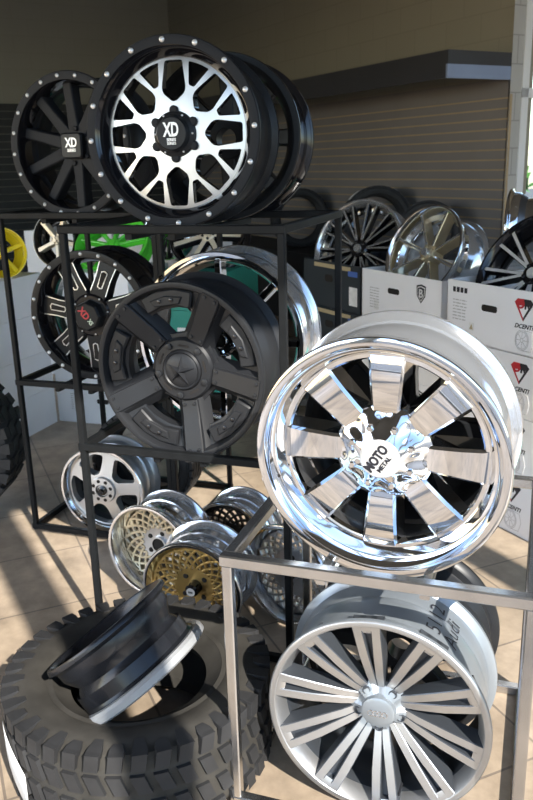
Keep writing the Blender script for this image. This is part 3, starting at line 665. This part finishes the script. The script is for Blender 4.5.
def thin_spokes(label, C, yaw, el, R, W, N, mats, rimm, spin=90, twin=False, group=None, hw=0.012, depth=0.05, knob=True, name='alloy_wheel', n=None, lipf=0.92):
    """light background wheels: mats = (spoke front, spoke side, hub)"""
    w = Wheel(label, C, yaw, el, R, name=name, group=group, n=n)
    rim(w, W, [(R - 0.003, 0), (R * 0.955, 0.0), (R * lipf, 0.012)], R * (lipf - 0.05), depth * 0.8, rimm, n=72)
    for i in range(N):
        a = math.radians(spin) + TAU * i / N
        for sg in ((-1, 1) if twin else (0,)):
            w.put('spoke', MB().spoke(a, [(R * 0.12, hw, hw * 1.3, depth * 0.55, depth + 0.02, 0), (R * 0.4, hw * 0.9, hw * 1.3, depth * 0.45, depth + 0.01, sg * hw * 1.2), (R * (lipf - 0.02), hw, hw * 1.4, depth * 0.3, depth, sg * hw * 3.4)], 0.003, 0, 1), [mats[0], mats[1]])
    w.put('hub', MB().lathe([(0.012, depth * 0.4), (R * 0.16, depth * 0.4), (R * 0.20, depth * 0.6), (R * 0.20, depth + 0.02), (0.012, depth + 0.02)], 32), mats[2])
    w.put('center_cap', MB().lathe([(0, depth * 0.15), (R * 0.075, depth * 0.15), (R * 0.09, depth * 0.3), (R * 0.09, depth * 0.6), (0, depth * 0.6)], 24, closed=False), mats[0])
    if knob: w.repeat('lug_nut', nut_mb(0.009, 0.008), mats[1], ring_spots(R * 0.145, depth * 0.4, 5, math.radians(spin + 36)))
    return w

# ---- the racks' wheels
grenade('big black truck wheel with brushed silver mesh face on top of the middle rack', (-1.09, 2.312, 1.655), 4.0, 2.0)
plain_black('black wheel standing behind the silver mesh-faced wheel on the top shelf', (-1.04, 2.60, 1.645), 2.0, 2.0, 0.27, 0.2)
ten_spoke('matte black ten-spoke wheel with rivets on top of the left rack', (-1.816, 2.894, 1.650), -3.0, 2.0)
milled_seven('gloss black wheel with bright milled spoke edges and red lettering on its cap', (-1.825, 2.944, 0.953), 3.0, 1.0)
star_five('matte black five-spoke wheel with bolted plates and a star cap', (-1.037, 2.154, 0.951), 0.0, 0.0)
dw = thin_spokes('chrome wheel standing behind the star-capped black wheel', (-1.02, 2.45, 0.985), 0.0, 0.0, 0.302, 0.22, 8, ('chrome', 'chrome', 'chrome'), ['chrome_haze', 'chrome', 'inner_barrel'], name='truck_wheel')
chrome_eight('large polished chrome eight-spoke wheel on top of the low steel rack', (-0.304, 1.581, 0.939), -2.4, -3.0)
plain_black('black wheel standing behind the large chrome eight-spoke wheel', (-0.30, 1.86, 0.915), 0.0, 0.0, 0.25, 0.2, 'satin_black')
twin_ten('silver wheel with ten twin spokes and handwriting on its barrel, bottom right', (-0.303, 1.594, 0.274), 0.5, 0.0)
plain_black('black wheel on the floor behind the twin-spoke silver wheel', (-0.30, 1.88, 0.26), 0.0, 0.0, 0.258, 0.2, 'satin_black')
silver_five('silver five-spoke wheel at the foot of the left rack', (-1.759, 2.813, 0.203), 2.3, 0.0, spin=5)
mesh_wheel('polished deep-dish wheel with pale gold mesh, left of the gold mesh wheel', (-1.312, 2.376, 0.186), -8.0, 1.0, 0.184, 0.188, 'pale_gold', 'machined', 'hole', badge=False, holes=5, dish=0.075, bw=0.0115, N=20)
mesh_wheel('deep-dish wheel with gold mesh face and black cap behind the steel tyre', (-1.045, 2.168, 0.183), 1.0, -2.0, 0.18, 0.186, 'gold', 'gold', 'gloss_black', spin=0.7, dish=0.032)
mesh_wheel('polished wheel with dark bronze mesh at the back of the floor group', (-1.075, 2.585, 0.165), -6.0, -1.0, 0.162, 0.17, 'dark_gold', 'dark_gold', 'hole', badge=False, dish=0.03, bw=0.009, N=18)
mesh_wheel('polished wheel with silver mesh face right of the gold mesh wheel', (-0.780, 2.358, 0.184), -20.0, 6.0, 0.18, 0.19, 'machined', 'machined', 'hole', badge=False, holes=4, dish=0.05, hub_r=0.48)

# ================================================================== TYRES
def tyre(label, M, R, rin, W, lugs=None, m='rubber', side='rubber', name='tyre', group=None):
    t = thing(name, label, 'tyre', M, group); h = W / 2
    prof = [(rin, -h * 0.66), (rin + 0.012, -h * 0.74), (rin + (R - rin) * 0.22, -h * 0.86), (rin + (R - rin) * 0.25, -h * 0.90), (rin + (R - rin) * 0.33, -h * 0.90), (rin + (R - rin) * 0.36, -h * 0.93), (rin + (R - rin) * 0.62, -h),
            (R - 0.045, -h * 0.98), (R - 0.020, -h * 0.90), (R - 0.012, -h * 0.75), (R - 0.010, -h * 0.3)]
    prof = prof + [(r, -d) for r, d in prof[::-1]] + [(rin + 0.012, h * 0.45), (rin + 0.05, h * 0.3), (R - 0.04, h * 0.1), (R - 0.04, -h * 0.1), (rin + 0.05, -h * 0.3), (rin + 0.012, -h * 0.45)]
    MB().lathe(prof, 96).build('carcass', side, t)
    tr = MB()
    if lugs:
        N = lugs
        for i in range(N):
            a = TAU * i / N
            def blk(da, y0, y1, ta, r0=R - 0.014, r1=R, sk=0.0):
                vs_ = []
                for r in (r0, r1):
                    for y in (y0, y1):
                        for e in (-1, 1):
                            an = a + da + e * ta * (0.9 if r == r1 else 1) + (sk if y == y1 else 0); vs_.append((r * math.cos(an), y, r * math.sin(an)))
                tr.add(vs_, [(0, 1, 3, 2), (4, 6, 7, 5), (0, 4, 5, 1), (2, 3, 7, 6), (0, 2, 6, 4), (1, 5, 7, 3)])
            st = TAU / N
            for sg in (-1, 1):
                blk(0 if sg < 0 else st / 2, sg * h * 0.62, sg * h * 0.99, st * 0.34, sk=0.02)
                # shoulder lug running down the sidewall
                vs_ = []
                o = 0 if sg < 0 else st / 2
                for r, y in ((R, h * 0.97), (R - 0.022, h * 1.0), (R - 0.044 - 0.014 * (i % 2), h * 1.004)):
                    for e in (-1, 1):
                        an = a + o + 0.02 + e * st * (0.34 if r > R - 0.03 else 0.22)
                        vs_.append((r * math.cos(an), sg * y, r * math.sin(an))); vs_.append(((r - 0.012) * math.cos(an), sg * y * 0.90, (r - 0.012) * math.sin(an)))
                tr.add(vs_, [(0, 2, 6, 4), (4, 6, 10, 8), (0, 4, 5, 1), (4, 8, 9, 5), (2, 3, 7, 6), (6, 7, 11, 10), (0, 1, 3, 2), (8, 10, 11, 9), (1, 5, 7, 3), (5, 9, 11, 7)])
                blk(st * 0.25 if sg < 0 else st * 0.75, sg * h * 0.10, sg * h * 0.50, st * 0.33, sk=0.05 * sg)
    else:
        for y in (-0.55, -0.2, 0.2, 0.55):
            tr.lathe([(R - 0.014, h * (y - 0.13)), (R, h * (y - 0.12)), (R, h * (y + 0.12)), (R - 0.014, h * (y + 0.13))], 96)
        for i in range(40):
            for sg in (-1, 1):
                a = TAU * i / 40; Mx = Matrix.Rotation(-a, 3, 'Y'); tr.box(Mx @ Vector((R - 0.009, sg * h * 0.82, 0)), (0.014, h * 0.2, 0.03), 0, Mx)
    tr.build('tread', m, t)
    return t
FLAT = Matrix.Rotation(-PI / 2, 4, 'X')      # local -Y (face) to world +Z
lt = tyre('big knobbly mud tyre lying flat on the floor, bottom left', Matrix.Translation((-0.975, 1.665, 0.130)) @ FLAT, 0.362, 0.185, 0.25, lugs=40, m='rubber', side='rubber_dusty')  # dusty sidewall; darker tread has shade put into its rubber colour
# paper label stuck on its tread
sk = MB(); Rl = 0.366
n = 10; vs_ = []
for i in range(n):
    t = i / (n - 1); a = math.radians(221 + 25 * t)
    for y in (-0.055 + 0.06 * t * t, 0.02 + 0.09 * t): vs_.append((Rl * math.cos(a), y, Rl * math.sin(a)))
sk.add(vs_, [(2 * i, 2 * i + 1, 2 * i + 3, 2 * i + 2) for i in range(n - 1)])
o = sk.build('paper_label', 'paper', lt); md = o.modifiers.new('s', 'SOLIDIFY'); md.thickness = 0.001
tag(o, 'torn white paper label')
def steel_wheel(label, C, n, R, W):
    w = Wheel(label, C, 0, 0, R, n=n, name='steel_wheel')
    prof, no, ni = rim_prof(R, W, [(R - 0.003, 0), (R - 0.008, -0.001), (R - 0.014, 0.004), (R - 0.024, 0.02), (R - 0.030, 0.05)], R - 0.045, 0.09, 0.040)
    w.put('barrel', MB().lathe(prof, 96), 'steel_black')
    w.put('disc', MB().lathe([(0.032, W - 0.05), (R * 0.42, W - 0.045), (R * 0.60, W - 0.075), (R * 0.80, W - 0.05), (R * 0.80, W - 0.044), (R * 0.60, W - 0.068), (R * 0.42, W - 0.038), (0.032, W - 0.043)], 64), 'matte_black')
    tag(w.put('pale_flange', MB().lathe([(R - 0.020, W - 0.018), (R + 0.003, W - 0.016), (R + 0.010, W - 0.008), (R + 0.010, W + 0.008), (R + 0.002, W + 0.013), (R - 0.018, W + 0.010)], 96), 'pale_lip'), 'pale grey flange')
    return w
steel_wheel('bare black steel wheel lying tilted in the opening of the mud tyre', (-1.045, 1.63, 0.385), (-0.64, 0.03, 0.768), 0.190, 0.165)
tyre('large knobbly tyre standing upright at the left edge', Matrix.Translation((-2.57, 2.80, 0.36)) @ Matrix.Rotation(math.radians(16), 4, 'Z'), 0.36, 0.215, 0.24, lugs=30)
tyre('black road tyre standing behind the silver five-spoke wheel', Matrix.Translation((-1.69, 3.14, 0.252)) @ Matrix.Rotation(math.radians(4), 4, 'Z'), 0.25, 0.175, 0.19)

# ================================================================== CARTONS
BW = 0.57; BD = 0.56
def carton(label, P, rz, h, m, opened=False, marks=None, w=BW, d=BD, group=None):
    """P: front left bottom corner; local x to the right along the front, y to the back"""
    t = thing('carton', label, 'box', Matrix.Translation(P) @ Matrix.Rotation(rz, 4, 'Z'), group); g = 0.006
    b = MB()
    if opened:
        b.box((w / 2, d / 2, g / 2), (w, d, g)); b.box((w / 2, g / 2, h / 2), (w, g, h)); b.box((w / 2, d - g / 2, h / 2), (w, g, h))
        b.box((g / 2, d / 2, h / 2), (g, d, h)); b.box((w - g / 2, d / 2, h / 2), (g, d, h))
    else:
        b.box((w / 2, d / 2, (h - 0.002) / 2), (w, d, h - 0.002))
    b.build('body', m, t)
    if not opened:
        MB().box((w / 2, d / 2, h - 0.001), (0.003, d, 0.0016)).build('lid_seam', 'carton_grey', t)
    if marks: marks(t, w, h)
    return t
def hole(t, x, z, rw=0.045, rh=0.014):
    MB().prism(rounded([(x - rw, z - rh), (x + rw, z - rh), (x + rw, z + rh), (x - rw, z + rh)], rh, 4), -0.0012, 0.002).build('hand_hole', 'hole', t)
def small_print(t, x, z, rows, wid, m='carton_grey'):
    p = MB(); r = random.Random(int(x * 1000 + z * 100))
    for i in range(rows):
        q = x
        while q < x + wid:
            l = r.uniform(0.008, 0.03); l = min(l, x + wid - q); p.box((q + l / 2, -0.0006, z - i * 0.014), (l, 0.001, 0.0045)); q += l + 0.006
    p.build('small_print', m, t)
def brand_print(t, w, h):
    # red and black faceted badge with its lettering, wheel drawing, hand hole, warning triangle
    x, z = 0.452, h - 0.078
    lg = MB()
    lg.prism([(x - 0.050, z + 0.030), (x - 0.034, z + 0.045), (x + 0.0, z + 0.045), (x + 0.0, z - 0.045)], -0.001, 0.002, m=0)
    lg.prism([(x + 0.0, z + 0.045), (x + 0.034, z + 0.045), (x + 0.050, z + 0.030), (x + 0.0, z - 0.045)], -0.001, 0.002, m=1)
    lg.prism([(x - 0.030, z + 0.018), (x + 0.030, z + 0.018), (x + 0.0, z - 0.030)], -0.0016, 0.002, m=2)
    add_text(lg, 'D', 0.050, x - 0.014, z + 0.022, -0.0014, m=0, depth=0.0005, bold=0.002); add_text(lg, 'R', 0.050, x + 0.018, z + 0.022, -0.0014, m=1, depth=0.0005, bold=0.002)
    add_text(lg, 'DCENTI', 0.026, x + 0.005, z - 0.066, -0.0008, m=1, depth=0.0004, shear=0.3, sx=1.05, bold=0.0006)
    lg.build('printed_badge', ['logo_red', 'ink', 'carton_white'], t)
    dr = MB(); cx, cz = x, 0.062
    for r in (0.042, 0.036, 0.008):
        dr.tube([(cx + r * 0.85 * math.cos(TAU * j / 24), -0.0008, cz + r * math.sin(TAU * j / 24)) for j in range(24)], 0.0012, 4, closed=True)
    for j in range(8):
        a = TAU * j / 8; dr.tube([(cx + 0.85 * 0.008 * math.cos(a), -0.0008, cz + 0.008 * math.sin(a)), (cx + 0.85 * 0.036 * math.cos(a), -0.0008, cz + 0.036 * math.sin(a))], 0.0011, 4)
    dr.tube([(cx + 0.01, -0.0008, cz + 0.042), (cx + 0.05, -0.0008, cz + 0.040), (cx + 0.062, -0.0008, cz), (cx + 0.05, -0.0008, cz - 0.040), (cx + 0.01, -0.0008, cz - 0.042)], 0.0012, 4)
    dr.build('wheel_drawing', 'carton_grey', t)
    hole(t, 0.262, h - 0.098)
    ic = MB()
    for k in range(4): ic.box((0.045 + k * 0.024, -0.0007, h - 0.04), (0.017, 0.001, 0.022))
    ic.build('handling_icons', 'ink', t)
    small_print(t, 0.04, h - 0.085, 7, 0.085)
    wt = MB(); wt.prism([(0.145, 0.055), (0.175, 0.055), (0.175, 0.09), (0.145, 0.09)], -0.0006, 0.002, m=0); wt.prism([(0.149, 0.060), (0.171, 0.060), (0.160, 0.083)], -0.0012, 0.002, m=1)
    wt.build('warning_label', ['paper', 'carton_tan'], t)
BH = 0.262
RB = math.atan2(-u3.y, -u3.x)
for i in range(4):
    carton(['bottom white carton of the badge-printed stack at the right edge', 'second white carton from the floor in the badge-printed stack at right',
            'third white carton from the floor in the badge-printed stack at right', 'open white badge-printed carton on top of the right stack, black wheel in it'][i],
           UV(2.72, 2.41, i * BH), RB, BH, 'carton_white', i == 3, brand_print, group='badge-printed cartons in the right stack')
def shield_print(t, w, h):
    x, z = 0.475, h - 0.075; lg = MB()
    sh = lambda k: [(x - 0.034 * k, z + 0.036 * k), (x, z + 0.044 * k), (x + 0.034 * k, z + 0.036 * k), (x + 0.030 * k, z - 0.012 * k), (x, z - 0.046 * k), (x - 0.030 * k, z - 0.012 * k)]
    lg.prism(sh(1.0), -0.001, 0.002, m=0); lg.prism(sh(0.82), -0.0015, 0.002, m=1); lg.prism(sh(0.70), -0.002, 0.002, m=0)
    add_text(lg, 'B', 0.056, x, z - 0.001, -0.0022, m=1, depth=0.0005, bold=0.001)
    lg.build('printed_shield', ['ink', 'paper'], t)
    hole(t, 0.265, h - 0.09); small_print(t, 0.07, h - 0.09, 8, 0.08)
    MB().box((0.125, -0.0006, h - 0.175), (0.04, 0.001, 0.05)).build('warning_label', 'paper', t)
    dr = MB(); dr.tube([(0.42 + 0.04 * math.cos(TAU * j / 24), -0.0008, 0.05 + 0.04 * math.sin(TAU * j / 24)) for j in range(24)], 0.0013, 4, closed=True); dr.build('wheel_drawing', 'carton_grey', t)
for i in range(4):
    carton(['bottom white carton of the shield-printed stack behind the chrome wheel', 'second white carton from the floor of the shield-printed stack',
            'third white carton from the floor of the shield-printed stack', 'open white carton printed with a dark shield, chrome wheel in it'][i],
           UV(3.40, 2.43, i * 0.257), RB, 0.257, 'carton_white', i == 3, shield_print, w=0.62, group='shield-printed cartons')
def navy_print(t, w, h):
    MB().box((0.30, -0.0006, h - 0.022), (0.36, 0.001, 0.022)).build('tan_tape', 'carton_tan', t)
    MB().box((0.50, -0.0007, h - 0.045), (0.085, 0.001, 0.028)).build('blue_label', 'carton_blue', t)
    p = MB(); p.box((0.505, -0.0007, h - 0.165), (0.075, 0.001, 0.10)); p.build('paper_label', 'paper', t)
    small_print(t, 0.475, h - 0.13, 5, 0.05, 'ink'); hole(t, 0.27, h - 0.09, 0.04, 0.02)
for i in range(4):
    carton(['bottom dark navy carton of the dark stack', 'second dark navy carton from the floor of the dark stack', 'third dark navy carton from the floor of the dark stack',
            'open dark navy carton with white label and chrome ten-spoke wheel in it'][i],
           UV(4.00, 2.44, i * 0.257), RB, 0.257, 'carton_navy', i == 3, navy_print, group='dark navy cartons')
# stacks along the left, squared to the racks
def text_print(t, w, h):
    small_print(t, 0.10, h - 0.05, 8, 0.06); hole(t, 0.33, h - 0.09, 0.042, 0.015)
H4 = 0.24
for i in range(4):
    carton('%s plain white carton in the stack behind the left rack, nearest the left edge' % ('lowest', 'second lowest', 'second highest', 'topmost')[i], (-3.46, 3.62, i * H4), 0, H4, 'carton_white', group='white cartons at the left edge')
for i in range(4):
    carton('%s white carton in the stack behind the red-lettered black wheel' % ('lowest', 'second lowest', 'second highest', 'topmost')[i], (-2.885, 4.20, i * H4), 0, H4, 'carton_white', marks=text_print, group='white cartons behind the left rack')
def teal_print(t, w, h): MB().box((0.16, -0.0007, h * 0.45), (0.07, 0.001, 0.05)).build('white_label', 'paper', t)
for i in range(4):
    carton('%s teal green carton of the stack behind the middle rack' % ('lowest', 'second lowest', 'second highest', 'topmost')[i], (-2.22, 4.38, i * 0.238), 0, 0.238, 'carton_teal', marks=teal_print, w=0.46, group='teal cartons')
carton('narrow green carton just inside the right edge beside the white stack', UV(2.12, 2.40, 0), RB, 0.30, 'carton_teal', w=0.40)

for i in range(2):
    carton('%s tall white carton in the far row behind the bronze-spoked wheel' % ('lower', 'upper')[i], (-3.75, 5.25, i * 0.56), 0, 0.56, 'carton_white', w=0.75, group='tall white cartons in the far row')
for i in range(2):
    carton('%s tall white carton in the far row behind the green wheel' % ('lower', 'upper')[i], (-2.97, 5.25, i * 0.55), 0, 0.55, 'carton_white', w=0.70, group='tall white cartons in the far row')
# ---- wheels in and on the cartons at the right
thin_spokes('chrome ten-spoke wheel with dark pockets standing in the dark navy carton', (-0.987, 4.416, 1.099), -21, 22, 0.28, 0.15, 10, ('chrome_haze', 'gloss_black', 'gloss_black'), ['chrome_haze', 'chrome_haze', 'chrome_dull'], hw=0.0085, spin=82, twin=True)
thin_spokes('deep chrome multi-spoke wheel standing in the shield-printed carton', (-0.560, 3.970, 1.133), -36, 24, 0.236, 0.23, 8, ('chrome_haze', 'pale_gold', 'pale_gold'), ['chrome_haze', 'chrome', 'chrome'], hw=0.009, depth=0.09, spin=75)
thin_spokes('black wheel with thin machined twin spokes in the badge-printed carton', (-0.045, 3.50, 1.102), -38, 30, 0.272, 0.15, 8, ('logo_silver', 'gloss_black', 'gloss_black'), ['gloss_black', 'gloss_black', 'gloss_black'], hw=0.0105, twin=True, depth=0.045, spin=100)
for i in range(4):
    carton('%s white carton of the stack behind the badge-printed one' % ('lowest', 'second lowest', 'second highest', 'topmost')[i], UV(3.25, 3.02, i * 0.257), RB, 0.257, 'carton_white', group='white cartons in the rear right stack')
thin_spokes('chrome wheel lying on the rear right stack at the right edge', (-0.17, 4.25, 1.218), -95, 0, 0.19, 0.24, 8, ('chrome', 'chrome', 'chrome'), ['chrome', 'chrome', 'inner_barrel'])

# ---- coloured wheels on the left cartons
thin_spokes('bright yellow wheel on the cartons at the left edge', (-2.99, 3.95, 1.10), 50, 8, 0.15, 0.2, 5, ('yellow', 'yellow', 'yellow'), ['yellow', 'yellow', 'yellow'])
thin_spokes('black five-spoke wheel with bronze spoke faces beside the yellow wheel', (-2.945, 4.42, 1.130), -8, 6, 0.170, 0.14, 5, ('bronze', 'bronze', 'bronze'), ['gloss_black', 'gloss_black', 'gloss_black'], spin=62, hw=0.014)
thin_spokes('bright green wheel with slim spokes behind the left rack', (-2.54, 4.44, 1.125), 10, 50, 0.235, 0.12, 9, ('green', 'green', 'green'), ['green', 'green', 'green'], hw=0.010)
thin_spokes('silver multi-spoke wheel right of the bright green wheel', (-2.36, 4.85, 1.130), 0, 10, 0.17, 0.10, 16, ('polished', 'silver_dark', 'polished'), ['polished', 'polished', 'silver_dark'], hw=0.006)
thin_spokes('black wheel with broad bronze spokes on the teal cartons', (-1.98, 4.64, 1.165), 0, 40, 0.25, 0.13, 7, ('bronze', 'gloss_black', 'bronze'), ['gloss_black', 'gloss_black', 'gloss_black'], hw=0.020, spin=100)

# ---- dark plinth and tyres along the slat wall
pl = MB(); slab(pl, 5.0, 9.2, 4.12, 4.76, 0, 0.70)
tag(pl.build('display_plinth', 'plinth_black'), 'long low black display plinth against the slat wall', 'plinth')
def wall_tyre(label, a, R, lab=False, yaw=0, v=4.44):
    M = Matrix.Translation(UV(a, v, 0.70 + R)) @ Matrix.Rotation(RB + math.radians(yaw), 4, 'Z') @ Matrix.Rotation(math.radians(-6), 4, 'X')
    t = tyre(label, M, R, R * 0.72, 0.21)
    if lab:
        q = MB(); vs_ = []
        for i in range(8):
            a_ = math.radians(118 + 22 * i / 7)
            for y in (-0.05, 0.05): vs_.append(((R + 0.004) * math.cos(a_), y, (R + 0.004) * math.sin(a_)))
        q.add(vs_, [(2 * i, 2 * i + 1, 2 * i + 3, 2 * i + 2) for i in range(7)]); o = q.build('paper_label', 'paper', t); mm = o.modifiers.new('s', 'SOLIDIFY'); mm.thickness = 0.001
    return t
wall_tyre('tyre with white tread label against the slat wall, farthest left', 7.35, 0.30, True, 72)
wall_tyre('largest tyre against the slat wall, middle of the three', 6.0, 0.320, True, 66)
wall_tyre('rightmost tyre against the slat wall, behind the chrome wheel', 5.28, 0.265, False, 50)
